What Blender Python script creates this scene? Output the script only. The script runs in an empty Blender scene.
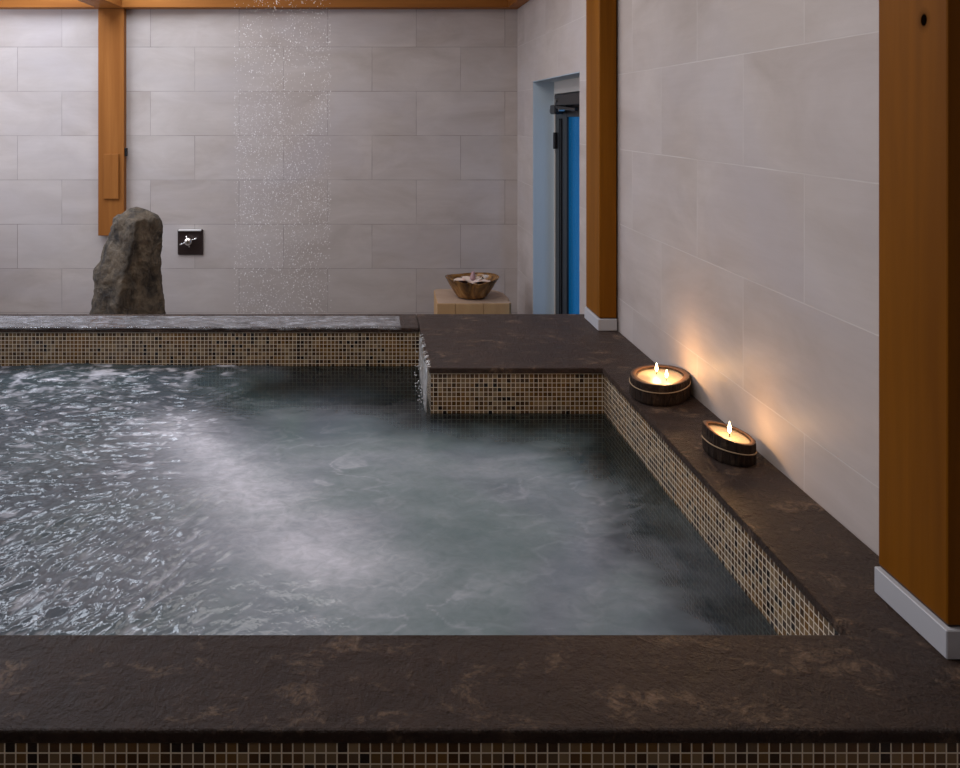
import bpy, bmesh, math, random
import numpy as np
from mathutils import Vector, Matrix, noise as mnoise

random.seed(7)
C = bpy.context.scene.collection
CZ = 1.75            # lens height above the bathroom floor
DECK = CZ - 0.865    # top of the stone coping
WAT = DECK - 0.158   # water level
F = 796.0            # focal length in pixels of a 960 px wide picture
XW = 1.005           # face of the right wall
YB = 5.39            # face of the back wall
XL = -2.95            # face of the left wall
ZC = 2.78            # ceiling
PI = math.pi

# ------------------------------------------------------------------ helpers
def link(o):
    C.objects.link(o); return o

def adopt(o, parent):
    o.parent = parent
    o.matrix_parent_inverse = Matrix.Translation(parent_world(parent)).inverted()

def parent_world(p):
    v = Vector((0, 0, 0))
    while p is not None and p.type == 'EMPTY':
        v += p.location; p = p.parent
    return v

def obj(name, bm, mat, parent=None, smooth=False):
    me = bpy.data.meshes.new(name)
    bmesh.ops.recalc_face_normals(bm, faces=bm.faces[:])
    bm.to_mesh(me); bm.free()
    if smooth:
        for p in me.polygons: p.use_smooth = True
    for m in (mat if isinstance(mat, (list, tuple)) else [mat]):
        me.materials.append(m)
    o = link(bpy.data.objects.new(name, me))
    if parent: adopt(o, parent)
    return o

def tag(o, label=None, cat=None, group=None, kind=None):
    if label: o['label'] = label
    if cat: o['category'] = cat
    if group: o['group'] = group
    if kind: o['kind'] = kind
    return o

def thing(name, label, cat, loc, group=None):
    o = link(bpy.data.objects.new(name, None))
    o.location = loc; o.empty_display_size = 0.05
    return tag(o, label, cat, group)

def struct(name, bm, mat, **k):
    o = obj(name, bm, mat, **k); o['kind'] = 'structure'; return o

def add_box(bm, x0, x1, y0, y1, z0, z1, bev=0.0, seg=2):
    b = bmesh.new()
    bmesh.ops.create_cube(b, size=1.0)
    for v in b.verts:
        v.co = Vector(((x0+x1)/2+v.co.x*(x1-x0), (y0+y1)/2+v.co.y*(y1-y0), (z0+z1)/2+v.co.z*(z1-z0)))
    if bev > 0:
        bmesh.ops.bevel(b, geom=b.edges[:], offset=bev, segments=seg, profile=0.5, affect='EDGES')
    merge(bm, b)

def merge(bm, b):
    me = bpy.data.meshes.new('tmp'); b.to_mesh(me); b.free()
    bm.from_mesh(me); bpy.data.meshes.remove(me)

def box(*a, **k):
    bm = bmesh.new(); add_box(bm, *a, **k); return bm

def add_tube(bm, pts, r, n=10, caps=True, closed=False):
    pts = [Vector(p) for p in pts]
    rs = r if isinstance(r, (list, tuple)) else [r]*len(pts)
    rings = []
    N = len(pts)
    for i, p in enumerate(pts):
        if closed: d = pts[(i+1) % N]-pts[i-1]
        else: d = pts[min(i+1, N-1)]-pts[max(i-1, 0)]
        d.normalize()
        up = Vector((0, 0, 1)) if abs(d.z) < 0.9 else Vector((1, 0, 0))
        s = d.cross(up).normalized(); t = s.cross(d)
        rings.append([bm.verts.new(p+(s*math.cos(a)+t*math.sin(a))*rs[i]) for a in [2*PI*k/n for k in range(n)]])
    for i in range(N if closed else N-1):
        A, B = rings[i], rings[(i+1) % N]
        for k in range(n):
            bm.faces.new((A[k], A[(k+1) % n], B[(k+1) % n], B[k]))
    if caps and not closed:
        bm.faces.new(rings[0]); bm.faces.new(rings[-1])

def add_rings(bm, rings, cap0=True, cap1=True):
    vs = [[bm.verts.new(p) for p in r] for r in rings]
    n = len(vs[0])
    for A, B in zip(vs[:-1], vs[1:]):
        for k in range(n):
            bm.faces.new((A[k], A[(k+1) % n], B[(k+1) % n], B[k]))
    if cap0: bm.faces.new(vs[0])
    if cap1: bm.faces.new(vs[-1])
    return vs

def add_sphere(bm, c, r, sc=(1, 1, 1), u=16, v=10):
    m = Matrix.Translation(c) @ Matrix.Diagonal((r*sc[0], r*sc[1], r*sc[2], 1))
    bmesh.ops.create_uvsphere(bm, u_segments=u, v_segments=v, radius=1.0, matrix=m)

# ------------------------------------------------------------------ node materials
class NT:
    def __init__(s, name):
        s.m = bpy.data.materials.new(name); s.m.use_nodes = True
        s.t = s.m.node_tree; s.t.nodes.clear()
        s.out = s.t.nodes.new('ShaderNodeOutputMaterial')
    def n(s, typ, **k):
        nd = s.t.nodes.new('ShaderNode'+typ)
        for a, b in k.items():
            if a.startswith('i_'):
                key = a[2:]
                key = int(key) if key.isdigit() else key.replace('_', ' ')
                s.set(nd.inputs[key], b)
            else: setattr(nd, a, b)
        return nd
    def set(s, sock, v):
        if isinstance(v, bpy.types.NodeSocket): s.t.links.new(v, sock)
        else:
            if isinstance(v, tuple) and len(v) == 3 and sock.type == 'RGBA': v = v+(1,)
            sock.default_value = v
    def math(s, op, a, b=0.0, c=None, clamp=False):
        nd = s.n('Math', operation=op, use_clamp=clamp)
        s.set(nd.inputs[0], a); s.set(nd.inputs[1], b)
        if c is not None: s.set(nd.inputs[2], c)
        return nd.outputs[0]
    def mix(s, f, a, b, mode='MIX'):
        nd = s.n('Mix', data_type='RGBA', blend_type=mode)
        s.set(nd.inputs[0], f); s.set(nd.inputs[6], a); s.set(nd.inputs[7], b)
        return nd.outputs[2]
    def obj(s):
        return s.n('TexCoord').outputs['Object']
    def xyz(s, v=None):
        nd = s.n('SeparateXYZ'); s.set(nd.inputs[0], v or s.obj()); return nd.outputs
    def comb(s, x, y, z=0.0):
        nd = s.n('CombineXYZ')
        for i, q in enumerate((x, y, z)): s.set(nd.inputs[i], q)
        return nd.outputs[0]
    def scale(s, v, sc):
        nd = s.n('VectorMath', operation='MULTIPLY'); s.set(nd.inputs[0], v); s.set(nd.inputs[1], sc); return nd.outputs[0]
    def noise(s, v, scale=5, detail=4, rough=0.5, dist=0.0):
        nd = s.n('TexNoise'); s.set(nd.inputs['Vector'], v)
        for k, q in (('Scale', scale), ('Detail', detail), ('Roughness', rough), ('Distortion', dist)): s.set(nd.inputs[k], q)
        return nd.outputs['Fac']
    def ramp(s, f, stops, interp='LINEAR'):
        nd = s.n('ValToRGB'); s.set(nd.inputs[0], f); r = nd.color_ramp; r.interpolation = interp
        while len(r.elements) < len(stops): r.elements.new(0.5)
        for e, (p, c) in zip(r.elements, stops):
            e.position = p
            e.color = (c, c, c, 1) if isinstance(c, (int, float)) else tuple(c)+(1,)
        return nd.outputs[0]
    def bump(s, h, strength=0.3, dist=0.01, normal=None):
        nd = s.n('Bump'); s.set(nd.inputs['Height'], h); s.set(nd.inputs['Strength'], strength); s.set(nd.inputs['Distance'], dist)
        if normal: s.set(nd.inputs['Normal'], normal)
        return nd.outputs[0]
    def pbr(s, col, rough=0.5, normal=None, **k):
        nd = s.n('BsdfPrincipled'); s.set(nd.inputs['Base Color'], col); s.set(nd.inputs['Roughness'], rough)
        if normal: s.set(nd.inputs['Normal'], normal)
        for a, b in k.items(): s.set(nd.inputs[a.replace('_', ' ')], b)
        return nd.outputs[0]
    def done(s, shader):
        s.t.links.new(shader, s.out.inputs['Surface']); return s.m

def plain(name, col, rough=0.5, **k):
    t = NT(name); return t.done(t.pbr(col, rough, **k))

def axis_u(t):
    """x on faces that look along y, y on faces that look along x"""
    nx = t.xyz(t.n('NewGeometry').outputs['True Normal'])[0]
    side = t.math('GREATER_THAN', t.math('ABSOLUTE', nx), 0.5)
    o = t.xyz()
    nd = t.n('Mix', data_type='FLOAT'); t.set(nd.inputs[0], side); t.set(nd.inputs[2], o[0]); t.set(nd.inputs[3], o[1])
    return nd.outputs[0], o[2], side

def tile_mat(name, offx, offy, joint_col):
    """large format stone-look wall tile, 60 x 30 cm, running bond"""
    t = NT(name)
    u, v, side = axis_u(t)
    nd = t.n('Mix', data_type='FLOAT'); t.set(nd.inputs[0], side); nd.inputs[2].default_value = offx; nd.inputs[3].default_value = offy
    uu = t.math('SUBTRACT', u, nd.outputs[0]); vv = t.math('SUBTRACT', v, CZ+0.467-3.0)
    P = t.comb(uu, vv)
    br = t.n('TexBrick', offset=0.5, offset_frequency=2, squash=1.0)
    t.set(br.inputs['Vector'], P)
    for k, q in (('Color1', (0.0, 0.0, 0.0, 1)), ('Color2', (1, 1, 1, 1)), ('Mortar', (0.5, 0.5, 0.5, 1)), ('Scale', 1.0), ('Mortar Size', 0.0019), ('Mortar Smooth', 0.25), ('Bias', 0.0), ('Brick Width', 0.6), ('Row Height', 0.3)):
        t.set(br.inputs[k], q)
    tint = t.xyz(br.outputs['Color'])[0]
    fine = t.noise(t.comb(t.math('MULTIPLY', uu, 5.0), t.math('MULTIPLY', vv, 55.0), t.math('MULTIPLY', tint, 9.0)), 1.0, 5, 0.65)
    cloud = t.noise(t.comb(t.math('MULTIPLY', uu, 2.2), t.math('MULTIPLY', vv, 5.0), t.math('MULTIPLY', tint, 17.0)), 1.0, 5, 0.6, 0.6)
    big = t.noise(t.comb(t.math('MULTIPLY', uu, 1.3), t.math('MULTIPLY', vv, 1.9), 4.0), 1.0, 4, 0.55, 0.8)
    base = t.mix(t.ramp(cloud, [(0.3, 0.0), (0.7, 1.0)]), (0.41, 0.34, 0.305), (0.585, 0.515, 0.485))
    base = t.mix(t.ramp(big, [(0.42, 0.0), (0.7, 0.6)]), base, (0.50, 0.455, 0.475))
    base = t.mix(t.math('MULTIPLY', fine, 0.35), base, (0.37, 0.32, 0.29))
    base = t.mix(t.math('MULTIPLY', tint, 0.30), base, (0.55, 0.50, 0.475))
    brk = t.ramp(t.noise(P, 3.5, 3, 0.6), [(0.35, 0.25), (0.62, 1.0)])
    col = t.mix(t.math('MULTIPLY', br.outputs['Fac'], brk), base, joint_col)
    h = t.math('SUBTRACT', t.math('ADD', t.math('MULTIPLY', fine, 0.25), t.math('MULTIPLY', cloud, 0.2)), br.outputs['Fac'])
    return t.done(t.pbr(col, t.math('ADD', 0.42, t.math('MULTIPLY', fine, 0.2)), t.bump(h, 0.35, 0.003), Specular_IOR_Level=0.35))

def mosaic_mat():
    t = NT('glass_mosaic')
    p = 0.0157
    u, v, side = axis_u(t)
    a = t.math('DIVIDE', t.math('ADD', u, 20.0), p); b = t.math('DIVIDE', t.math('SUBTRACT', v, DECK-0.022-3.14), p)
    fa, fb = t.math('FRACT', a), t.math('FRACT', b)
    cell = t.comb(t.math('FLOOR', a), t.math('FLOOR', b), t.math('MULTIPLY', side, 31.0))
    wn = t.n('TexWhiteNoise', noise_dimensions='3D'); t.set(wn.inputs['Vector'], cell)
    col = t.ramp(wn.outputs['Value'], [(0.0, (0.020, 0.011, 0.007)), (0.15, (0.070, 0.036, 0.018)), (0.30, (0.125, 0.068, 0.030)), (0.46, (0.185, 0.098, 0.032)),
                                       (0.60, (0.155, 0.100, 0.055)), (0.76, (0.225, 0.148, 0.078)), (0.90, (0.30, 0.205, 0.110))], 'CONSTANT')
    col = t.mix(0.16, col, (0.02, 0.006, 0))
    big = t.noise(t.comb(u, v), 7.0, 3, 0.5)
    col = t.mix(t.ramp(big, [(0.45, 0.0), (0.72, 0.55)]), col, (0.25, 0.105, 0.014))
    g = 0.066
    def edge(f): return t.math('LESS_THAN', t.math('ABSOLUTE', t.math('SUBTRACT', f, 0.5)), 0.5-g)
    tilef = t.math('MULTIPLY', edge(fa), edge(fb))
    c = t.mix(tilef, (0.80, 0.69, 0.54), col)
    r = t.math('SUBTRACT', 0.75, t.math('MULTIPLY', tilef, 0.53))
    return t.done(t.pbr(c, r, t.bump(tilef, 0.5, 0.002)))

def slate_mat(name, rough0):
    t = NT(name); o = t.obj()
    n1 = t.noise(o, 3.2, 6, 0.6, 0.8)
    n2 = t.noise(o, 24.0, 8, 0.68, 0.4)
    n3 = t.noise(t.scale(o, (1, 1.4, 1)), 9.0, 8, 0.70, 0.5)
    n4 = t.noise(t.scale(o, (1.3, 0.8, 1)), 85.0, 5, 0.72, 0.3)
    n5 = t.noise(o, 40.0, 6, 0.7, 1.0)
    base = t.mix(n1, (0.030, 0.0170, 0.0120), (0.072, 0.040, 0.028))
    base = t.mix(t.ramp(n2, [(0.45, 0.0), (0.75, 0.6)]), base, (0.090, 0.050, 0.034))
    flake = t.math('MULTIPLY', t.ramp(n3, [(0.53, 0.0), (0.64, 1.0)]), t.ramp(n5, [(0.42, 0.0), (0.60, 1.0)]))
    base = t.mix(t.math('MULTIPLY', flake, 0.8), base, (0.30, 0.19, 0.12))
    fleck = t.math('MULTIPLY', t.ramp(n5, [(0.66, 0.0), (0.72, 1.0)]), t.ramp(n3, [(0.47, 0.0), (0.55, 1.0)]))
    base = t.mix(t.math('MULTIPLY', fleck, 0.6), base, (0.34, 0.26, 0.20))
    h = t.math('ADD', t.math('MULTIPLY', n2, 0.7), t.math('ADD', t.math('MULTIPLY', n3, 0.7), t.math('MULTIPLY', n4, 0.50)))
    r = t.math('ADD', rough0, t.math('MULTIPLY', n2, 0.25))
    return t.done(t.pbr(base, r, t.bump(h, 1.0, 0.034), Specular_IOR_Level=0.32))

def wood_mat(name, dark, light, knots=(), axis='z', rough=0.45, freq=1.0):
    t = NT(name); o = t.xyz()
    k = {'x': (0.7, 14, 14), 'y': (14, 0.7, 14), 'z': (14, 14, 0.7)}[axis]
    P = t.comb(*[t.math('MULTIPLY', o[i], k[i]*freq) for i in range(3)])
    n1 = t.noise(P, 1.0, 4, 0.55, 0.8)
    P2 = t.comb(*[t.math('MULTIPLY', o[i], k[i]*6*freq) for i in range(3)])
    n2 = t.noise(P2, 1.0, 5, 0.6, 0.3)
    col = t.mix(t.ramp(n1, [(0.3, 0.0), (0.7, 1.0)]), dark, light)
    col = t.mix(t.math('MULTIPLY', t.ramp(n2, [(0.45, 0.0), (0.75, 1.0)]), 0.3), col, dark)
    spec = 0.07
    for (x, y, z, rx, rz) in knots:
        d = t.math('SQRT', t.math('ADD', t.math('POWER', t.math('DIVIDE', t.math('SUBTRACT', o[1], y), rx), 2.0),
                                  t.math('POWER', t.math('DIVIDE', t.math('SUBTRACT', o[2], z), rz), 2.0)))
        f = t.ramp(t.math('DIVIDE', d, 3.0), [(0.28, 1.0), (0.38, 0.35), (0.75, 0.0)])
        col = t.mix(f, col, (0.004, 0.002, 0.001)); spec = t.math('MULTIPLY', t.math('SUBTRACT', 1.0, f), 0.07)
    return t.done(t.pbr(col, rough, t.bump(n2, 0.08, 0.002), Specular_IOR_Level=spec))

M = {}
M['tile'] = tile_mat('stone_tile', 0.02, 2.139, (0.24, 0.205, 0.19))
M['tile_side'] = tile_mat('stone_tile_side', 0.02, 2.439, (0.60, 0.555, 0.535))  # pale joints: edge highlights painted into the grout colour
M['mosaic'] = mosaic_mat()
M['slate'] = slate_mat('riven_slate', 0.30)
M['slate_wet'] = slate_mat('wet_slate', 0.10)
kp = (0.925, 1.327, CZ+96/F*1.327)
M['cedar_dark'] = wood_mat('dark_cedar', (0.155, 0.052, 0.004), (0.26, 0.094, 0.0075))
M['cedar'] = wood_mat('varnished_cedar', (0.235, 0.082, 0.019), (0.335, 0.128, 0.032))
M['cedar_knot'] = wood_mat('knotty_cedar', (0.155, 0.050, 0.0022), (0.235, 0.080, 0.0033), knots=[(kp[0], kp[1], kp[2], 0.0075, 0.0105)])
M['cedar_x'] = wood_mat('cedar_beam', (0.27, 0.095, 0.022), (0.40, 0.155, 0.036), axis='x')
M['cedar_y'] = wood_mat('cedar_beam_side', (0.27, 0.095, 0.022), (0.40, 0.155, 0.036), axis='y')
M['plinth'] = plain('painted_plinth', (0.50, 0.50, 0.53), 0.45)
M['plaster'] = plain('plaster', (0.58, 0.54, 0.50), 0.8)
M['white'] = plain('ceiling_paint', (0.62, 0.60, 0.58), 0.9)
M['floor'] = plain('floor_stone', (0.12, 0.10, 0.09), 0.5)
M['black'] = plain('black_metal', (0.012, 0.012, 0.014), 0.35, Metallic=0.3)
M['steel'] = plain('brushed_steel', (0.35, 0.34, 0.33), 0.3, Metallic=1.0)
M['chrome'] = plain('chrome', (0.9, 0.88, 0.86), 0.08, Metallic=1.0)
M['bronze'] = plain('dark_bronze', (0.050, 0.033, 0.030), 0.33, Metallic=0.5)
M['winframe'] = plain('window_frame', (0.30, 0.13, 0.03), 0.4)

# ------------------------------------------------------------------ room shell
T = 0.13
XR2 = XW + T + 0.065
bm = bmesh.new(); add_box(bm, XL-0.2, XR2+2.0, -2.2, YB+0.2, -0.2, 0.0)
struct('floor', bm, M['floor'])
SX0, SX1, SY0, SY1 = -2.45, -1.20, 3.75, 5.1      # unseen ceiling opening, added for glints on the water
bm = bmesh.new()
add_box(bm, XL-0.2, SX0, -2.2, YB+0.2, ZC, ZC+0.15); add_box(bm, SX1, XR2+2.0, -2.2, YB+0.2, ZC, ZC+0.15)
add_box(bm, SX0, SX1, -2.2, SY0, ZC, ZC+0.15); add_box(bm, SX0, SX1, SY1, YB+0.2, ZC, ZC+0.15)
struct('ceiling', bm, M['white'])
bm = bmesh.new(); add_box(bm, XL-0.2, XR2+2.0, YB, YB+0.2, 0.0, ZC)
struct('wall_back', bm, M['tile'])
bm = bmesh.new(); add_box(bm, XL-0.2, XR2+2.0, -2.2, -2.0, 0.0, ZC)
struct('wall_front', bm, M['plaster'])

OY0, OY1 = 3.80, 4.885           # doorway in the right wall
OZ = CZ + 0.213
bm = bmesh.new()
add_box(bm, XW, XW+T, -2.0, OY0, 0.0, ZC)
add_box(bm, XW, XW+T, OY1, YB, 0.0, ZC)
add_box(bm, XW, XW+T, OY0, OY1, OZ, ZC)
struct('wall_right', bm, M['tile_side'])
M['reveal'] = plain('blue_lit_reveal', (0.52, 0.61, 0.68), 0.6)  # blue light falling on the jamb is put into this colour
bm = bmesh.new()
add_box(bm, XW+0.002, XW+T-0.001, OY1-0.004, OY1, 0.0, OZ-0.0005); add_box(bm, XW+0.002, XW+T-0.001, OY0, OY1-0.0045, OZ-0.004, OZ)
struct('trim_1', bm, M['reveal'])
bm = bmesh.new()                  # outer leaf of the wall, that the door hangs in
DZ = CZ + 0.135
add_box(bm, XW+T, XR2, -2.0, OY0-0.1, 0.0, ZC)
add_box(bm, XW+T, XR2, OY1-0.02, YB, 0.0, ZC)
add_box(bm, XW+T, XR2, OY0-0.1, OY1-0.02, DZ, ZC)
struct('wall_outer', bm, M['plaster'])
bm = bmesh.new()
add_box(bm, XR2+1.8, XR2+2.0, -2.0, YB, 0.0, ZC)
struct('wall_far', bm, M['plaster'])

# left wall with a wide window
WY0, WY1, WZ0, WZ1 = 2.3, 5.2, 1.05, 2.66
bm = bmesh.new()
add_box(bm, XL-0.2, XL, -2.0, WY0, 0.0, ZC)
add_box(bm, XL-0.2, XL, WY1, YB, 0.0, ZC)
add_box(bm, XL-0.2, XL, WY0, WY1, 0.0, WZ0)
add_box(bm, XL-0.2, XL, WY0, WY1, WZ1, ZC)
struct('wall_left', bm, M['plaster'])
bm = bmesh.new()
f = 0.06
for (y0, y1, z0, z1) in ((WY0, WY1, WZ0, WZ0+f), (WY0, WY1, WZ1-f, WZ1), (WY0, WY0+f, WZ0+f, WZ1-f), (WY1-f, WY1, WZ0+f, WZ1-f), ((WY0+WY1)/2-f/2, (WY0+WY1)/2+f/2, WZ0+f, WZ1-f)):
    add_box(bm, XL-0.12, XL-0.05, y0, y1, z0, z1, 0.004)
struct('window_1', bm, M['winframe'])
bm = bmesh.new(); f = 0.05
for (x0, x1, y0, y1) in ((SX0, SX0+f, SY0, SY1), (SX1-f, SX1, SY0, SY1), (SX0+f, SX1-f, SY0, SY0+f), (SX0+f, SX1-f, SY1-f, SY1), ((SX0+SX1)/2-f/2, (SX0+SX1)/2+f/2, SY0+f, SY1-f)):
    add_box(bm, x0, x1, y0, y1, ZC+0.03, ZC+0.09, 0.004)
struct('added_skylight_frame', bm, M['winframe'])  # frame of the added roof opening, out of view

# ------------------------------------------------------------------ glass door in the doorway
d = bpy.data.objects.new('door_1', None); link(d); d.location = (XW+T, 4.3, 0.0); d['kind'] = 'structure'
dx0, dx1 = XW+T+0.004, XW+T+0.050
bm = bmesh.new()
add_box(bm, dx0, dx1, 4.585, OY1-0.021, 0.0, DZ-0.005, 0.004)
add_box(bm, dx0, dx1, OY0-0.099, OY0-0.02, 0.0, DZ-0.005, 0.004)
add_box(bm, dx0, dx1, OY0-0.02, 4.585, DZ-0.14, DZ-0.005, 0.004)
add_box(bm, dx0, dx1, OY0-0.02, 4.585, 0.0, 0.12, 0.004)
for yy in (4.70, 4.74):
    add_box(bm, dx0-0.006, dx0, yy, yy+0.012, 0.02, DZ-0.15, 0.002)
obj('door_frame', bm, M['black'], d)
t = NT('blue_glow_glass')
oz = t.xyz()
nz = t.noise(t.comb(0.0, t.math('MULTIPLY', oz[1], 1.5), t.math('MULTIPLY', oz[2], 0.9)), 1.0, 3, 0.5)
em = t.n('Emission'); t.set(em.inputs['Color'], t.mix(nz, (0.004, 0.075, 0.21), (0.003, 0.18, 0.46))); em.inputs['Strength'].default_value = 1.0  # blue light from beyond the door put into the pane as glow
gl = t.n('BsdfGlossy'); gl.inputs['Roughness'].default_value = 0.1
tp = t.n('BsdfTransparent'); tp.inputs['Color'].default_value = (0.55, 0.78, 1.0, 1)
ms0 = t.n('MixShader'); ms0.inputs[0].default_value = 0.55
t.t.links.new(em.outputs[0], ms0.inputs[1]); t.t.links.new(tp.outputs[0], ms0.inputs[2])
ms = t.n('MixShader'); ms.inputs[0].default_value = 0.05
t.t.links.new(ms0.outputs[0], ms.inputs[1]); t.t.links.new(gl.outputs[0], ms.inputs[2])
M['blueglow'] = t.done(ms.outputs[0])
obj('glass_pane', box(dx0+0.012, dx1-0.012, OY0-0.02, 4.585, 0.12, DZ-0.14), M['blueglow'], d)
bm = bmesh.new()
add_box(bm, dx0-0.055, dx0, 4.05, 4.66, DZ-0.075, DZ-0.012, 0.006)
add_box(bm, dx0-0.062, dx0-0.008, 4.62, 4.74, DZ-0.125, DZ-0.070, 0.008)
add_tube(bm, [(dx0-0.03, 4.70, DZ-0.06), (dx0-0.05, 4.60, DZ-0.085), (dx0-0.045, 4.2, DZ-0.10)], 0.010)
closer = obj('door_closer', bm, M['black'], d)
bm = bmesh.new()
add_box(bm, dx0-0.060, dx0-0.004, 4.66, 4.765, DZ-0.118, DZ-0.092, 0.006)
add_tube(bm, [(dx0-0.062, 4.60, DZ-0.045), (dx0-0.054, 4.60, DZ-0.045)], 0.012)
add_tube(bm, [(dx0-0.068, 4.50, DZ-0.10), (dx0-0.035, 4.50, DZ-0.10)], 0.010)
obj('closer_arm', bm, M['steel'], closer)
bm = bmesh.new()
for zz in (1.60, 0.4):
    add_tube(bm, [(dx0-0.008, 4.84, zz-0.05), (dx0-0.008, 4.84, zz+0.05)], 0.012)
obj('hinge', bm, M['black'], d)

# ------------------------------------------------------------------ timber posts and beams
BZ = CZ + 0.722
def post(name, label, x0, x1, y0, y1, mat, px, gapc=True):
    r = thing(name, label, 'post', ((x0+x1)/2, (y0+y1)/2, DECK))
    ph = 0.047
    obj('shaft', box(x0, x1, y0, y1, DECK+ph+0.003, BZ-0.001, 0.004, 2), mat, r)
    e = 0.007
    obj('plinth', box(x0-e, x1, y0-e, y1, DECK+0.0005, DECK+ph, 0.0015, 1), M['plinth'], r)['label'] = 'pale grey painted plinth around the foot of the post'
    obj('gap_shade_strip', box(x0+0.003, x1, y0+0.003, y1-0.003, DECK+ph, DECK+ph+0.003), M['bronze'], r)  # dark strip drawn for the shaded gap above the plinth
    return r
fp = post('timber_post', 'slim varnished timber post on the stone ledge, between the doorway and the lit candles', 0.929, XW-0.006, 3.210, 3.408, M['cedar_dark'], 0)
npst = post('timber_post', 'large knotted timber post in the foreground, rising at the right edge from the pool corner', 0.925, XW-0.001, 1.272, 1.447, M['cedar_knot'], 0)

yb0 = YB-0.10
beam = tag(obj('ceiling_beam', box(XL, XW, yb0, YB-0.001, BZ, BZ+0.18, 0.004), M['cedar_x']), 'horizontal varnished beam running along the top of the back wall', 'beam', 'ceiling beams')
tag(obj('ceiling_beam', box(0.925, XW-0.001, -1.9, yb0-0.001, BZ, BZ+0.18, 0.004), M['cedar_y']), 'varnished beam along the top of the right wall, seen end-on in the far right corner', 'beam', 'ceiling beams')
tag(obj('ceiling_beam', box(-1.818, -1.642, -1.9, yb0-0.001, BZ-0.002, BZ+0.18, 0.004), M['cedar_y']), 'varnished beam crossing overhead towards the top of the hanging wall timber', 'beam', 'ceiling beams')
hp = thing('wall_timber', 'flat varnished timber upright on the back wall, ending just above the standing stone', 'post', (-1.73, 5.36, 0.95))
obj('board', box(-1.816, -1.642, 5.335, YB-0.001, CZ-0.803, BZ-0.001, 0.003), M['cedar'], hp)
obj('cover_plate', box((103.5-369)/F*5.32, (118.5-369)/F*5.32, 5.320, 5.335, CZ-(199-116)/F*5.32, CZ-(154-116)/F*5.32, 0.003), M['cedar'], hp)['label'] = 'small raised rectangular timber cover plate'
bm = bmesh.new(); add_box(bm, -1.642, -1.625, 5.345, 5.365, CZ-0.27, CZ-0.215, 0.003)
obj('side_latch', bm, M['black'], hp)['label'] = 'small black latch on the side of the timber'

# ------------------------------------------------------------------ the pool
XI = 0.801     # inner edge of right coping
YN0, YN1 = 1.121, 1.329
YP = 2.732     # front of the raised corner slab
YK0, YK1 = 3.250, 3.478
XP = 0.206     # left edge of corner slab
XPL = -2.75    # far left end of the pool
TH = 0.020
pool = thing('spa_pool', 'raised hot tub clad in brown mosaic with dark slate coping and a corner ledge', 'pool', (-0.9, 2.3, 0.0))
def coping(x0, x1, y0, y1, mat, label, dense=True):
    """riven stone slab: bevelled box, top surface slightly uneven"""
    bm = bmesh.new()
    add_box(bm, x0, x1, y0, y1, DECK-TH, DECK, 0.0035, 2)
    o = obj('coping_slab', bm, mat, pool); o['label'] = label
    return o
bm = bmesh.new()
e_ = 0.001
vs = [bm.verts.new((x, y, DECK-TH)) for x, y in ((XPL, YN0), (XW-e_, YN0), (XW-e_, YK1), (XP+e_, YK1), (XP+e_, YP), (XI, YP), (XI, YN1), (XPL, YN1))]
fc = bm.faces.new(vs)
ex = bmesh.ops.extrude_face_region(bm, geom=[fc])
bmesh.ops.translate(bm, verts=[v for v in ex['geom'] if isinstance(v, bmesh.types.BMVert)], vec=(0, 0, TH))
bmesh.ops.bevel(bm, geom=bm.edges[:], offset=0.0035, segments=2, profile=0.5, affect='EDGES')
obj('coping_slab', bm, M['slate'], pool)['label'] = 'dry dark slate coping across the foreground, along the right wall and over the corner ledge'
coping(XPL, XP-0.001, YK0, YK1, M['slate_wet'], 'wet dark slate coping at the back')
coping(XPL, XPL+0.2, YN1+0.001, YK0-0.001, M['slate_wet'], 'dark slate coping at the left end')
mt = DECK-TH-0.0005
I = 0.007      # set-back of the mosaic under the coping
def mosaic(*a): return obj('mosaic_wall', box(*a), M['mosaic'], pool)
mosaic(XPL+I, XW-0.001, YN0+I, YN1-I, 0.0005, mt)
mosaic(XI+I, XW-0.001, YN1-I, YP+I, 0.0005, mt)
mosaic(XP+I, XW-0.001, YP+I, YK1-I, 0.0005, mt)
mosaic(XPL+I, XP+I, YK0+I, YK1-I, 0.0005, mt)
mosaic(XPL+I, XPL+0.2-I, YN1-I, YK0+I, 0.0005, mt)
obj('pool_floor', box(XPL+0.2-I, XI+I, YN1-I, YK0+I, 0.0005, 0.10), plain('pool_floor_tile', (0.16, 0.19, 0.17), 0.5), pool)

# ------------------------------------------------------------------ water
def gnoise(x, y, seed):
    rs = np.random.RandomState(seed)
    n = 256
    ang = rs.rand(n, n)*2*np.pi
    gx, gy = np.cos(ang), np.sin(ang)
    xi, yi = np.floor(x).astype(int), np.floor(y).astype(int)
    xf, yf = x-xi, y-yi
    s = lambda q: q*q*q*(q*(q*6-15)+10)
    u, v = s(xf), s(yf)
    def g(i, j):
        a, b = (xi+i) % n, (yi+j) % n
        return gx[a, b]*(xf-i)+gy[a, b]*(yf-j)
    return ((g(0, 0)*(1-u)+g(1, 0)*u)*(1-v)+(g(0, 1)*(1-u)+g(1, 1)*u)*v)*1.4
def fbm(x, y, seed, oct=4, gain=0.5):
    a, r, k = 1.0, 0, 0
    for i in range(oct):
        r = r+a*gnoise(x*2**i, y*2**i, seed+i); k += a; a *= gain
    return r/k
def sst(a, b, x):
    q = np.clip((x-a)/(b-a), 0, 1); return q*q*(3-2*q)

def wpt(px, py):
    Y = F*(CZ-WAT)/(py-116.0); return ((px-369.0)/F*Y, Y)

x0, x1, y0, y1 = XPL+0.2-I, XI+I, YN1-I, YK0+I
step = 0.0048
nx, ny = int((x1-x0)/step)+1, int((y1-y0)/step)+1
gx, gy = np.meshgrid(np.linspace(x0, x1, nx), np.linspace(y0, y1, ny), indexing='ij')
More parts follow.
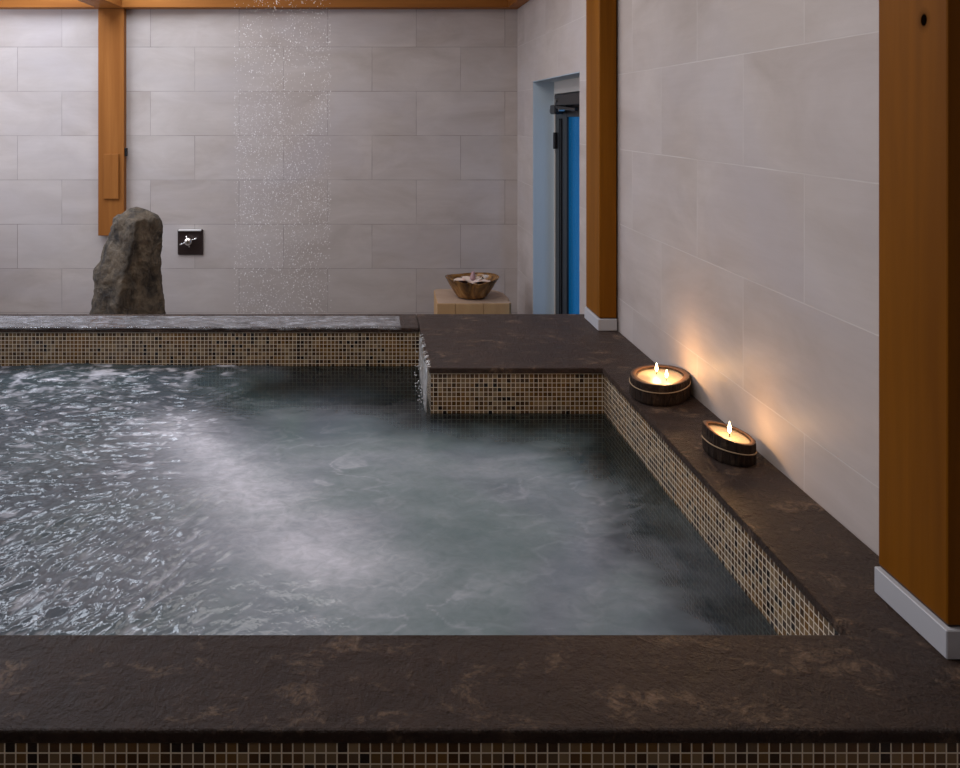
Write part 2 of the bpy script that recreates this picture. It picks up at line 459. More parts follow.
# distance to the walls on the right and the back, where the water stays calmer and clearer
d_right = (XI+I)-gx
d_pen = np.where(gx > XP, (YP+I)-gy, np.hypot(np.maximum(XP+I-gx, 0), np.maximum((YP+I)-gy, 0)))
d_back = (YK0+I)-gy
wx = gx+0.10*fbm(gx*1.8, gy*1.8, 5); wy = gy+0.10*fbm(gx*1.8+9, gy*1.8, 6)
# churned left side, right of it the water is smoother
reach = np.interp(F*1.023/gy+116, [362, 420, 470, 540, 634], [235, 225, 205, 200, 185])
left = sst(75, -85, (gx*F/gy+369)-reach+90*fbm(wx*2.6, wy*2.6, 7, 3))
# wave heights
ang1, ang2 = math.radians(62), math.radians(8)
def streak(ang, fl, fs, seed, oct=3):
    a = gx*math.cos(ang)+gy*math.sin(ang); b = -gx*math.sin(ang)+gy*math.cos(ang)
    w = 0.05*fbm(a*2.5, b*5, seed+50)
    return fbm(a*fl, (b+w)*fs, seed, oct, 0.55)
nearness = sst(2.5, 1.8, wy)
s1 = streak(ang1, 10.0, 34.0, 11); s2 = streak(ang2, 9.0, 26.0, 23)
chop = s1*nearness+s2*(1-nearness)
chop2 = fbm(wx*22, wy*26, 31, 2)
swell = fbm(gx*2.2, gy*2.2, 41, 2)
h = left*(0.0062*(1-2.0*np.abs(chop))+0.0020*chop2+0.016*swell)
h += (1-left)*(0.0035*fbm(wx*5, wy*7, 61, 3)+0.004*swell)
# fields of stirred-up bubbles, plus painted glints on the wave crests
def capsule(pts, w):
    best = np.full(gx.shape, 9.0)
    P = [wpt(*p) for p in pts]
    for (ax, ay), (bx, by) in zip(P[:-1], P[1:]):
        dx, dy = bx-ax, by-ay
        t_ = np.clip(((gx-ax)*dx+(gy-ay)*dy)/(dx*dx+dy*dy), 0, 1)
        best = np.minimum(best, np.hypot(gx-ax-t_*dx, gy-ay-t_*dy))
    return np.exp(-(best/w)**2)
cl = fbm(wx*3.0, wy*4.0, 71, 5, 0.6)
wisp = 1-np.abs(fbm(wx*2.2+0.25*cl, wy*5.0+0.4*cl, 81, 4))*3.2
wisp = np.clip(wisp, 0, 1)
fine = fbm(wx*7, wy*9, 75, 4, 0.6)
thin = sst(0.86, 1.0, 1-np.abs(fbm(wx*3.2+0.5*cl+20, wy*4.6+0.6*cl, 171, 4, 0.55))*2.2)*np.clip(0.5+1.4*fbm(gx*2+3, gy*2, 177, 2), 0, 1)
foam = 0.80*capsule([(180, 425), (228, 470), (290, 520), (325, 560)], 0.13)*(0.70+0.55*cl+0.5*fine)
foam += 0.22*capsule([(150, 450), (240, 540), (300, 600)], 0.26)*(0.75+0.6*cl)
foam += 0.15*capsule([(290, 610), (180, 580), (90, 580)], 0.24)*(0.7+0.7*cl)
foam += 0.9*capsule([(0, 385), (90, 372), (215, 366)], 0.16)*sst(-0.02, 0.30, fbm(gx*9, gy*11, 91, 4, 0.6))
crest_glint = sst(0.10, 0.34, chop)*np.clip(0.6+1.5*fbm(wx*4, wy*4, 131, 3), 0, 1)  # bright glints on the crests painted in with the foam colour
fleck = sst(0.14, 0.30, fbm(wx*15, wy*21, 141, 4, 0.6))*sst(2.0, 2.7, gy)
foam += left*(0.38*crest_glint+0.42*fleck)
foam += 0.30*capsule([(330, 490), (450, 495), (560, 490), (610, 515)], 0.26)*(0.55+0.25*wisp+0.5*cl)
foam += 0.18*capsule([(320, 455), (440, 450), (560, 465)], 0.14)*(0.4+0.6*wisp)
foam += 0.24*thin*capsule([(300, 470), (450, 480), (540, 500), (420, 580)], 0.28)
foam += 0.20*capsule([(400, 590), (540, 600), (670, 590)], 0.26)*(0.6+0.4*wisp+0.5*cl)
foam += 0.13*capsule([(285, 412), (390, 408)], 0.09)*(0.8+0.6*cl)
foam = np.clip(foam, 0, 1)
turb = sst(0.05, 0.30, d_right+0.13*cl)*sst(0.03, 0.34, d_pen+0.14*cl)*np.maximum(sst(0.18, 0.80, d_back+0.15*cl), np.maximum(left, 0))
turb = 0.06+0.90*turb
turb = np.maximum(turb, np.clip(foam*1.3, 0, 0.97))
# the two sides of the corner ledge: cut the grid away under it
verts = np.stack([gx, gy, WAT+h], -1).reshape(-1, 3)
idx = np.arange(nx*ny).reshape(nx, ny)
q = np.stack([idx[:-1, :-1], idx[1:, :-1], idx[1:, 1:], idx[:-1, 1:]], -1).reshape(-1, 4)
cx = gx[:-1, :-1].reshape(-1); cy = gy[:-1, :-1].reshape(-1)
keep = ~((cx > XP+I+0.004) & (cy > YP+I+0.004))
q = q[keep]
me = bpy.data.meshes.new('pool_water')
me.from_pydata(verts.tolist(), [], q.tolist())
for nm, arr in (('foam', foam), ('turbidity', turb), ('chop', left)):
    at = me.attributes.new(nm, 'FLOAT', 'POINT'); at.data.foreach_set('value', arr.reshape(-1).astype(np.float32))
me.polygons.foreach_set('use_smooth', np.ones(len(me.polygons), bool))
bmw = bmesh.new(); bmw.from_mesh(me)
bmesh.ops.delete(bmw, geom=[v for v in bmw.verts if not v.link_faces], context='VERTS')
bmw.to_mesh(me); bmw.free()
t = NT('spa_water'); o = t.obj()
fo = t.n('Attribute', attribute_name='foam').outputs['Fac']
tu = t.n('Attribute', attribute_name='turbidity').outputs['Fac']
dn = t.noise(t.scale(o, (1, 1.3, 1)), 26.0, 5, 0.65, 1.2)
dn2 = t.noise(t.scale(o, (1, 1.3, 1)), 5.0, 5, 0.6, 1.5)
fo2 = t.math('MULTIPLY', fo, t.math('ADD', 0.45, t.math('MULTIPLY', dn, 1.1)), clamp=True)
ch = t.n('Attribute', attribute_name='chop').outputs['Fac']
low = t.noise(o, 1.7, 3, 0.5, 0.8)
body = t.mix(dn2, t.mix(t.ramp(low, [(0.4, 0.0), (0.62, 1.0)]), (0.078, 0.106, 0.132), (0.082, 0.130, 0.132)), t.mix(t.ramp(low, [(0.4, 0.0), (0.62, 1.0)]), (0.140, 0.176, 0.212), (0.145, 0.204, 0.208)))
body = t.mix(t.math('MULTIPLY', ch, 0.6), body, (0.042, 0.047, 0.058))
colw = t.mix(fo2, body, (0.64, 0.64, 0.71))
dif = t.n('BsdfDiffuse'); t.set(dif.inputs['Color'], colw)
tr = t.n('BsdfTransparent'); t.set(tr.inputs['Color'], (0.30, 0.36, 0.35, 1))
m1 = t.n('MixShader'); t.set(m1.inputs[0], tu); t.t.links.new(tr.outputs[0], m1.inputs[1]); t.t.links.new(dif.outputs[0], m1.inputs[2])
nb = t.bump(t.noise(t.scale(o, (1.3, 0.9, 1)), 48.0, 2, 0.5, 1.0), t.math('ADD', 0.06, t.math('MULTIPLY', ch, 0.06)), 0.012)
gl = t.n('BsdfGlossy'); t.set(gl.inputs['Normal'], nb); gl.inputs['Roughness'].default_value = 0.04
fr = t.n('Fresnel'); fr.inputs['IOR'].default_value = 1.33; t.set(fr.inputs['Normal'], nb)
m2 = t.n('MixShader'); t.set(m2.inputs[0], fr.outputs[0]); t.t.links.new(m1.outputs[0], m2.inputs[1]); t.t.links.new(gl.outputs[0], m2.inputs[2])
me.materials.append(t.done(m2.outputs[0]))
w = link(bpy.data.objects.new('pool_water', me))
tag(w, 'churning grey-green spa water with white foam filling the mosaic pool', 'water', kind='stuff')

# clear droplets and runnels
t = NT('running_water')
df = t.n('BsdfDiffuse'); df.inputs['Color'].default_value = (0.85, 0.85, 0.86, 1)
gg = t.n('BsdfGlossy'); gg.inputs['Roughness'].default_value = 0.08
tp = t.n('BsdfTransparent')
a = t.n('MixShader'); a.inputs[0].default_value = 0.45; t.t.links.new(df.outputs[0], a.inputs[1]); t.t.links.new(gg.outputs[0], a.inputs[2])
b = t.n('MixShader'); b.inputs[0].default_value = 0.60; t.t.links.new(tp.outputs[0], b.inputs[1]); t.t.links.new(a.outputs[0], b.inputs[2])
M['runnel'] = t.done(b.outputs[0])

bm = bmesh.new()
rng = random.Random(3)
for k in range(30):
    yy = 2.745+rng.random()**1.5*0.40
    r0 = rng.uniform(0.0009, 0.0022)
    xx = XP-0.003-rng.random()*0.004
    pts = [(xx+0.012, yy, DECK+0.002), (xx, yy, DECK-0.002)]
    z = DECK-0.004; off = 0
    zend = WAT-0.004 if rng.random() < 0.75 else WAT+rng.uniform(0.02, 0.09)
    while z > zend:
        z -= 0.016; off += 0.0012
        pts.append((xx-off*0.4+rng.uniform(-.0015, .0015), yy+rng.uniform(-.002, .002), z))
    add_tube(bm, pts, [r0*rng.uniform(0.7, 1.3) for _ in pts], 7)
for k in range(60):
    add_sphere(bm, (XP-rng.uniform(0.0, 0.035), 2.74+rng.random()*0.35, WAT+rng.random()**2*0.12+0.004), rng.uniform(0.0012, 0.0030), u=8, v=6)
tag(obj('water_trickle', bm, M['runnel'], smooth=True), 'thin white trickle of water spilling off the left edge of the corner ledge', 'water', kind='stuff')

# film of water lying on the wet back coping, with ragged front lip
n = 560
bm = bmesh.new()
XA, XB = XPL+0.02, 0.13
lo, hi = [], []
g = []
for i in range(n+1):
    x = XA+(XB-XA)*i/n
    amp = 1.0
    row = []
    for j in range(13):
        fy = j/12
        y = YK0+0.002+fy*0.19+0.010*mnoise.noise((x*9, 3.1, fy*2))*(1 if j else 0.3)
        z = DECK+0.0016+0.0022*abs(mnoise.noise((x*26, y*42, 1.0)))+0.0016*mnoise.noise((x*60, y*80, 7.0))
        if j == 12 or i in (0, n): z = DECK+0.0003
        row.append(bm.verts.new((x, y, max(z, DECK+0.0003))))
    # lip hanging down the coping edge
    dz = max(0.0, mnoise.noise((x*13, 0.3, 2.2))+0.25)*0.007
    y = YK0-0.0022
    row = [bm.verts.new((x, y, DECK-0.003-dz)), bm.verts.new((x, y-0.001, DECK-0.0005))]+row
    g.append(row)
for A, B in zip(g[:-1], g[1:]):
    for j in range(len(A)-1):
        bm.faces.new((A[j], B[j], B[j+1], A[j+1]))
t = NT('water_film')
tp = t.n('BsdfTransparent'); gg = t.n('BsdfGlossy'); gg.inputs['Roughness'].default_value = 0.06
nb = t.bump(t.noise(t.obj(), 70.0, 3, 0.5), 0.25, 0.004)
t.set(gg.inputs['Normal'], nb)
fr = t.n('Fresnel'); fr.inputs['IOR'].default_value = 1.33; t.set(fr.inputs['Normal'], nb)
ms = t.n('MixShader'); t.set(ms.inputs[0], fr.outputs[0]); t.t.links.new(tp.outputs[0], ms.inputs[1]); t.t.links.new(gg.outputs[0], ms.inputs[2])
fn = t.noise(t.scale(t.obj(), (0.7, 1.5, 1)), 24.0, 6, 0.65, 0.8)
fd = t.n('BsdfDiffuse'); fd.inputs['Color'].default_value = (0.66, 0.66, 0.71, 1)  # pale sheen of the reflected wall painted in as diffuse white
mf = t.n('MixShader'); t.set(mf.inputs[0], t.ramp(fn, [(0.42, 0.10), (0.72, 0.48)])); t.t.links.new(ms.outputs[0], mf.inputs[1]); t.t.links.new(fd.outputs[0], mf.inputs[2])
tag(obj('water_film', bm, t.done(mf.outputs[0]), smooth=True), 'glistening film of overflow water lying on the back coping in front of the stone', 'water', kind='stuff')

# falling shower drops
rng = random.Random(11)
bt = bmesh.new(); bmesh.ops.create_icosphere(bt, subdivisions=1, radius=1.0)
bt.verts.index_update()
ICO = np.array([v.co[:] for v in bt.verts]); ICF = np.array([[v.index for v in f.verts] for f in bt.faces]); bt.free()
DV, DF = [], []
def drop(px, py, d_, r):
    X = (px-369)/F*d_; Z = CZ-(py-116)/F*d_
    DF.append(ICF+len(DV)*len(ICO))
    DV.append(ICO*np.array([r, r, r*rng.uniform(0.8, 1.8)])+np.array([X, d_, Z]))
cnt = 0
while cnt < 6500:
    d_ = rng.uniform(4.25, 4.75)
    px = rng.uniform(234, 331); py = rng.uniform(-40, 425)
    cx_ = (px-282)/48
    e = 0.35+0.65*(mnoise.noise((px*0.045, py*0.018, 0.0))*0.9+0.5)
    if py < 90: e *= 0.72
    if py < 40: e *= 0.7
    if abs(cx_) > 0.8: e *= 0.9
    if rng.random() > e: continue
    drop(px, py, d_, rng.uniform(0.0010, 0.0023) if rng.random() < 0.95 else rng.uniform(0.0024, 0.0036)); cnt += 1
dm = bpy.data.meshes.new('shower_water'); dm.from_pydata(np.concatenate(DV).tolist(), [], np.concatenate(DF).tolist())
dm.polygons.foreach_set('use_smooth', np.ones(len(dm.polygons), bool)); dm.materials.append(plain('shower_drops', (0.88, 0.86, 0.86), 0.1))
tag(link(bpy.data.objects.new('shower_water', dm)), 'curtain of fine shower drops falling before the back wall, right of the valve', 'water', kind='stuff')

# ------------------------------------------------------------------ standing stone
t = NT('rough_rock'); o = t.obj()
n1 = t.noise(t.scale(o, (1.3, 1.3, 0.7)), 9.0, 8, 0.7, 0.6); n2 = t.noise(o, 48.0, 6, 0.7); n3 = t.noise(t.scale(o, (1, 1, 0.5)), 3.0, 4, 0.6)
col = t.mix(t.ramp(n1, [(0.35, 0.0), (0.68, 1.0)]), (0.026, 0.019, 0.015), (0.26, 0.19, 0.12))
col = t.mix(t.math('MULTIPLY', t.ramp(n3, [(0.5, 0.0), (0.65, 1.0)]), 0.55), col, (0.22, 0.145, 0.07))
col = t.mix(t.math('MULTIPLY', t.ramp(n2, [(0.5, 0.0), (0.7, 1.0)]), 0.5), col, (0.035, 0.03, 0.027))
hh = t.math('ADD', n1, t.math('MULTIPLY', n2, 0.5))
M['rock'] = t.done(t.pbr(col, 0.7, t.bump(hh, 1.0, 0.055)))
prof = [(0.0, 86, 172, 128), (0.55, 90, 166, 127), (0.632, 91.5, 165, 127), (0.685, 92.5, 163.5, 127.5), (0.77, 94.0, 160.5, 128.5), (0.835, 93.5, 159.3, 129.5), (0.91, 98.5, 159.6, 133.5),
        (1.05, 106.5, 161.2, 139.5), (1.13, 111.5, 161.8, 142), (1.175, 114.5, 158, 143.5), (1.205, 124, 149, 139), (1.232, 131, 138, 134.5)]
DR = 4.5
def pz(z):
    for a, b in zip(prof[:-1], prof[1:]):
        if a[0] <= z <= b[0]:
            k = (z-a[0])/(b[0]-a[0]); return [a[i]+(b[i]-a[i])*k for i in range(1, 4)]
    return prof[-1][1:]
NA, NH = 88, 130
rings = []
for j in range(NH+1):
    z = 0.0005+1.2315*(j/NH)
    l, r, rg = pz(z)
    xl, xr, xg = [(q-369)/F*DR for q in (l, r, rg)]
    dep = 0.20*(1-0.35*z/1.23) * min(1.0, (xr-xl)/0.25)
    corners = [(xl, DR), (xl+0.22*(xg-xl), DR-dep*0.55), (xg, DR-dep), (xg+0.45*(xr-xg), DR-dep*0.62), (xr, DR-0.03*dep), (xr-0.25*(xr-xg), DR+dep*0.7), (xg, DR+dep), (xl+0.2*(xg-xl), DR+dep*0.7)]
    ring = []
    for i in range(NA):
        u = i/NA*len(corners); a = int(u); fr_ = u-a
        p = Vector(corners[a]).lerp(Vector(corners[(a+1) % len(corners)]), fr_)
        ctr = Vector(((xl+xr)/2, DR)); out = (p-ctr)
        L = out.length or 1e-4; out = out/L
        v3 = (p.x*9, p.y*9, z*6)
        dsp = 0.021*mnoise.fractal(v3, 0.95, 2.2, 6)+0.016*(0.5-abs(mnoise.noise((p.x*16+z*5, p.y*16, z*13))))
        dsp += 0.007*mnoise.noise((p.x*42, p.y*42, z*30))
        dsp *= min(1, L/0.07)*0.9
        if z < 0.1: dsp *= z/0.1
        p = p+out*dsp
        ring.append((p.x, p.y, z+(0.010*mnoise.noise((p.x*22, p.y*22, z*5)) if 0.05 < z else 0)))
    rings.append(ring)
bm = bmesh.new(); add_rings(bm, rings)
tag(obj('standing_stone', bm, M['rock'], smooth=True), 'tall jagged grey-brown boulder standing upright behind the back coping, below the wall timber', 'stone')

# ------------------------------------------------------------------ shower valve
vx, vz = (190-369)/F*5.37, CZ-(242.3-116)/F*5.37
sv = thing('shower_valve', 'square dark bronze shower control plate with chrome cross handle on the back wall', 'shower control', (vx, YB, vz))
hs = 0.086
obj('face_plate', box(vx-hs, vx+hs, YB-0.014, YB, vz-hs, vz+hs, 0.006, 3), M['bronze'], sv, smooth=False)
obj('top_rim', box(vx-hs+0.008, vx+hs-0.010, YB-0.030, YB-0.010, vz+hs-0.010, vz+hs+0.001, 0.003), plain('satin_chrome', (0.85, 0.83, 0.80), 0.5, Metallic=0.4), sv)['label'] = 'bright chrome strip on the upper edge of the plate'
bm = bmesh.new()
kx, kz = vx-0.006, vz+0.010
add_tube(bm, [(kx, YB-0.014, kz), (kx, YB-0.03, kz), (kx, YB-0.05, kz), (kx, YB-0.062, kz), (kx, YB-0.068, kz)], [0.024, 0.018, 0.028, 0.024, 0.008], 24)
kn = obj('knob', bm, M['chrome'], sv, smooth=True)
for a in (0.38, 0.38+PI, 0.38-PI/2-0.2, 0.38+PI/2+0.0):
    dx_, dz_ = math.cos(a), math.sin(a)
    bm = bmesh.new()
    L = 0.062 if a in (0.38, 0.38+PI) else 0.040
    add_tube(bm, [(kx+dx_*0.010, YB-0.045, kz+dz_*0.010), (kx+dx_*L*0.6, YB-0.045, kz+dz_*L*0.6), (kx+dx_*L, YB-0.045, kz+dz_*L)], [0.0028, 0.0032, 0.0055], 10)
    obj('spoke', bm, M['chrome'], kn, smooth=True)

# ------------------------------------------------------------------ stool, bowl and flower
STZ = 0.63
t = NT('log_wood'); ox = t.xyz()
n1 = t.noise(t.comb(t.math('MULTIPLY', ox[0], 9.0), t.math('MULTIPLY', ox[1], 9.0), t.math('MULTIPLY', ox[2], 1.2)), 1.0, 5, 0.6, 0.8)
n2 = t.noise(t.comb(t.math('MULTIPLY', ox[0], 60.0), t.math('MULTIPLY', ox[1], 40.0), t.math('MULTIPLY', ox[2], 4.0)), 1.0, 3, 0.6)
col = t.mix(n1, (0.42, 0.22, 0.085), (0.72, 0.46, 0.22))
col = t.mix(t.math('MULTIPLY', n2, 0.35), col, (0.30, 0.17, 0.08))
nzv = t.xyz(t.n('NewGeometry').outputs['True Normal'])[2]
col = t.mix(t.math('MULTIPLY', t.math('GREATER_THAN', nzv, 0.7), 0.75), col, t.mix(n1, (0.34, 0.235, 0.18), (0.50, 0.38, 0.31)))
M['log'] = t.done(t.pbr(col, 0.55, t.bump(n2, 0.2, 0.003)))
# plan of the block: rounded at the back, flat sawn front split by two cracks
yf, yk = 4.755, 5.155
xa, xb = (437.5-369)/F*yf, (512-369)/F*yf
def plan():
    P = []
    front = [(xa, 0), (xa+0.085, 0), (xa+0.105, 0.0), (xa+0.1065, 0.012), (xa+0.108, 0.0), (xa+0.19, -0.003), (xa+0.272, 0.0), (xa+0.2735, 0.014), (xa+0.275, 0.0), (xa+0.36, 0.002), (xb-0.015, 0.004)]
    for x, dy in front: P.append((x, yf+dy))
    for a in np.linspace(-0.25, 1.0, 6): P.append((xb-0.012+0.012*math.cos(a*PI/2), yf+0.03+0.02*math.sin(a*PI/2)))
    P.append((xb+0.006, yf+0.13))
    for a in np.linspace(0, 1, 9): P.append((xb-0.13+0.13*math.cos(a*PI/2), yk-0.17+0.17*math.sin(a*PI/2)))
    for a in np.linspace(0, 1, 5): P.append((xa+0.035-0.027*math.sin(a*PI/2), yk-0.04+0.04*math.cos(a*PI/2)))
    P.append((xa+0.002, yf+0.14))
    return P
pl = plan()
cxp = sum(p[0] for p in pl)/len(pl); cyp = sum(p[1] for p in pl)/len(pl)
def ringz(z, s): return [(cxp+(x-cxp)*s, cyp+(y-cyp)*s, z) for x, y in pl]
st = thing('wooden_stool', 'low block of pale sawn wood with rounded back, standing behind the corner ledge', 'stool', (cxp, cyp, 0))
bm = bmesh.new(); add_rings(bm, [ringz(STZ-0.16, 0.985), ringz(STZ-0.15, 1.0), ringz(STZ-0.006, 1.0), ringz(STZ, 0.99)])
obj('seat', bm, M['log'], st)
for lx, ly in ((xa+0.05, yf+0.06), (xb-0.06, yf+0.06), (xa+0.05, yk-0.08), (xb-0.09, yk-0.08)):
    bm = bmesh.new(); add_tube(bm, [(lx, ly, 0.0005), (lx, ly, STZ-0.161)], [0.028, 0.036], 14)
    obj('leg', bm, M['log'], st, smooth=True)

# carved bowl: folded, lobed wall
bx, by = (471.5-369)/F*4.91, 4.91
bowl = thing('wooden_bowl', 'carved brown wooden bowl with a folded front, holding a pale flower, on the sawn block', 'bowl', (bx, by, STZ))
def rad(th, k):
    """k = 0 foot .. 1 rim; the front (th=-90 deg) is pinched into a fold"""
    R = 0.082+0.086*k**0.85
    f1 = math.exp(-((math.atan2(math.sin(th+PI/2+0.10), math.cos(th+PI/2+0.10)))/0.19)**2)
    f2 = math.exp(-((math.atan2(math.sin(th-PI/2-0.5), math.cos(th-PI/2-0.5)))/0.35)**2)
    return R*(1-0.36*f1*(0.25+0.75*k)-0.08*f2*k+0.03*math.sin(3*th+1)*k)
def brim(th):
    f1 = math.exp(-((math.atan2(math.sin(th+PI/2+0.10), math.cos(th+PI/2+0.10)))/0.5)**2)
    return 0.128-0.022*f1+0.006*math.sin(2*th+0.6)
NB = 72
def bring(k, inset, dz):
    return [(bx+(rad(2*PI*i/NB, k)-inset)*math.cos(2*PI*i/NB), by+0.86*(rad(2*PI*i/NB, k)-inset)*math.sin(2*PI*i/NB), STZ+0.0006+dz+(brim(2*PI*i/NB)-0.0)*k) for i in range(NB)]
rings = [bring(0.0, 0.012, 0.0), bring(0.0, 0.003, 0.004)]+[bring(k, 0.0, 0.0) for k in (0.08, 0.2, 0.35, 0.5, 0.65, 0.8, 0.92, 0.985)]
rings += [bring(1.0, 0.004, 0.001), bring(0.985, 0.011, 0.0)]+[bring(k, 0.013+0.004*(1-k), 0.0) for k in (0.9, 0.75, 0.6, 0.45, 0.32)]+[bring(0.22, 0.03, 0.0), bring(0.2, 0.06, 0.0)]
bm = bmesh.new(); add_rings(bm, rings)
t = NT('bowl_wood'); o = t.obj()
n1 = t.noise(t.scale(o, (9, 9, 5)), 1.0, 5, 0.6, 2.2); n2 = t.noise(t.scale(o, (40, 40, 12)), 1.0, 4, 0.6, 1.0)
col = t.ramp(n1, [(0.30, (0.05, 0.020, 0.006)), (0.46, (0.17, 0.075, 0.018)), (0.60, (0.36, 0.17, 0.040)), (0.74, (0.58, 0.33, 0.11))])
col = t.mix(t.math('MULTIPLY', n2, 0.3), col, (0.10, 0.045, 0.014))
obj('bowl_body', bm, t.done(t.pbr(col, 0.22)), bowl, smooth=True)

M['petal'] = plain('petal', (0.86, 0.63, 0.53), 0.5, Subsurface_Weight=0.15)
M['petal_core'] = plain('flower_centre', (0.40, 0.24, 0.25), 0.5)
fx, fy, fz = bx-0.002, by-0.080, STZ+0.121
fl = thing('orchid_flower', 'pale pink flower with broad petals lying in the carved bowl', 'flower', (fx, fy, fz))
def petal(ang, L, W, lift, droop):
    bm = bmesh.new(); nu, nv = 10, 6
    up, lo_ = [], []
    for i in range(nu+1):
        u = i/nu; w_ = W*math.sin(PI*min(1, u*0.92+0.06))**0.75
        row = []
        for j in range(nv+1):
            v = (j/nv-0.5)*2
            r_ = 0.008+L*u
            x = r_*math.cos(ang)-v*w_*math.sin(ang); y = r_*math.sin(ang)+v*w_*math.cos(ang)
            z = lift*u-droop*u*u+0.010*(v*v)*u+0.002*math.sin(9*u+4*v)
            row.append((fx+x, fy+y*0.85, fz+z))
        up.append(row)
    V = [[bm.verts.new(p) for p in r] for r in up]
    B = [[bm.verts.new((p[0], p[1], p[2]-0.0022)) for p in r] for r in up]
    for i in range(nu):
        for j in range(nv):
            bm.faces.new((V[i][j], V[i+1][j], V[i+1][j+1], V[i][j+1])); bm.faces.new((B[i][j], B[i][j+1], B[i+1][j+1], B[i+1][j]))
    loop = [(i, 0) for i in range(nu)]+[(nu, j) for j in range(nv)]+[(i, nv) for i in range(nu, 0, -1)]+[(0, j) for j in range(nv, 0, -1)]
    for a, b in zip(loop, loop[1:]+loop[:1]):
        bm.faces.new((V[a[0]][a[1]], B[a[0]][a[1]], B[b[0]][b[1]], V[b[0]][b[1]]))
    obj('petal', bm, M['petal'], fl, smooth=True)
for a, L, W, li, dr in ((190, 0.112, 0.042, 0.022, 0.020), (140, 0.070, 0.036, 0.022, 0.012), (262, 0.055, 0.045, 0.006, 0.012), (-14, 0.098, 0.040, 0.012, 0.020), (45, 0.065, 0.034, 0.020, 0.012)):
    petal(math.radians(a), L, W, li, dr)
bm = bmesh.new(); add_tube(bm, [(fx, fy+0.02, fz-0.01), (fx+0.003, fy+0.02, fz+0.02), (fx+0.004, fy+0.022, fz+0.036), (fx+0.006, fy+0.022, fz+0.045), (fx+0.006, fy+0.022, fz+0.052)], [0.016, 0.017, 0.011, 0.012, 0.005], 14)
obj('flower_centre', bm, M['petal_core'], fl, smooth=True)
M['pebble'] = plain('dark_pebble', (0.035, 0.016, 0.016), 0.35)
for dx_, dy_, lab in ((-0.045, 0.035, 'dark round pebble in the carved bowl, left of the flower centre'), (0.055, 0.040, 'dark round pebble in the carved bowl, right of the flower centre')):
    bm = bmesh.new(); add_sphere(bm, (bx+dx_, by+dy_, STZ+0.098), 0.030, (1.1, 1.0, 0.85))
    tag(obj('pebble', bm, M['pebble'], smooth=True), lab, 'pebble', 'pebbles in the bowl')

# ------------------------------------------------------------------ log candles
t = NT('log_bark'); o = t.obj()
n1 = t.noise(t.scale(o, (60, 60, 9)), 1.0, 6, 0.7, 1.0); n2 = t.noise(t.scale(o, (14, 14, 22)), 1.0, 4, 0.6)
col = t.ramp(n1, [(0.3, (0.008, 0.005, 0.004)), (0.55, (0.036, 0.021, 0.014)), (0.75, (0.10, 0.062, 0.037))])
col = t.mix(t.ramp(n2, [(0.58, 0.0), (0.72, 0.5)]), col, (0.15, 0.10, 0.065))
M['bark'] = t.done(t.pbr(col, 0.8, t.bump(n1, 1.0, 0.012), Specular_IOR_Level=0.2))
t = NT('cut_rim'); o = t.obj(); n1 = t.noise(o, 45.0, 5, 0.65)
M['rim'] = t.done(t.pbr(t.mix(n1, (0.045, 0.022, 0.012), (0.17, 0.085, 0.043)), 0.55, t.bump(n1, 0.3, 0.003)))
M['wax'] = plain('candle_wax', (0.36, 0.29, 0.215), 0.35, Subsurface_Weight=0.15)
M['wick'] = plain('wick', (0.02, 0.015, 0.01), 0.8)
M['twine'] = plain('jute_twine', (0.36, 0.25, 0.15), 0.85)
t = NT('flame'); em = t.n('Emission'); em.inputs['Color'].default_value = (1.0, 0.72, 0.36, 1); em.inputs['Strength'].default_value = 20.0
M['flame'] = t.done(em.outputs[0])

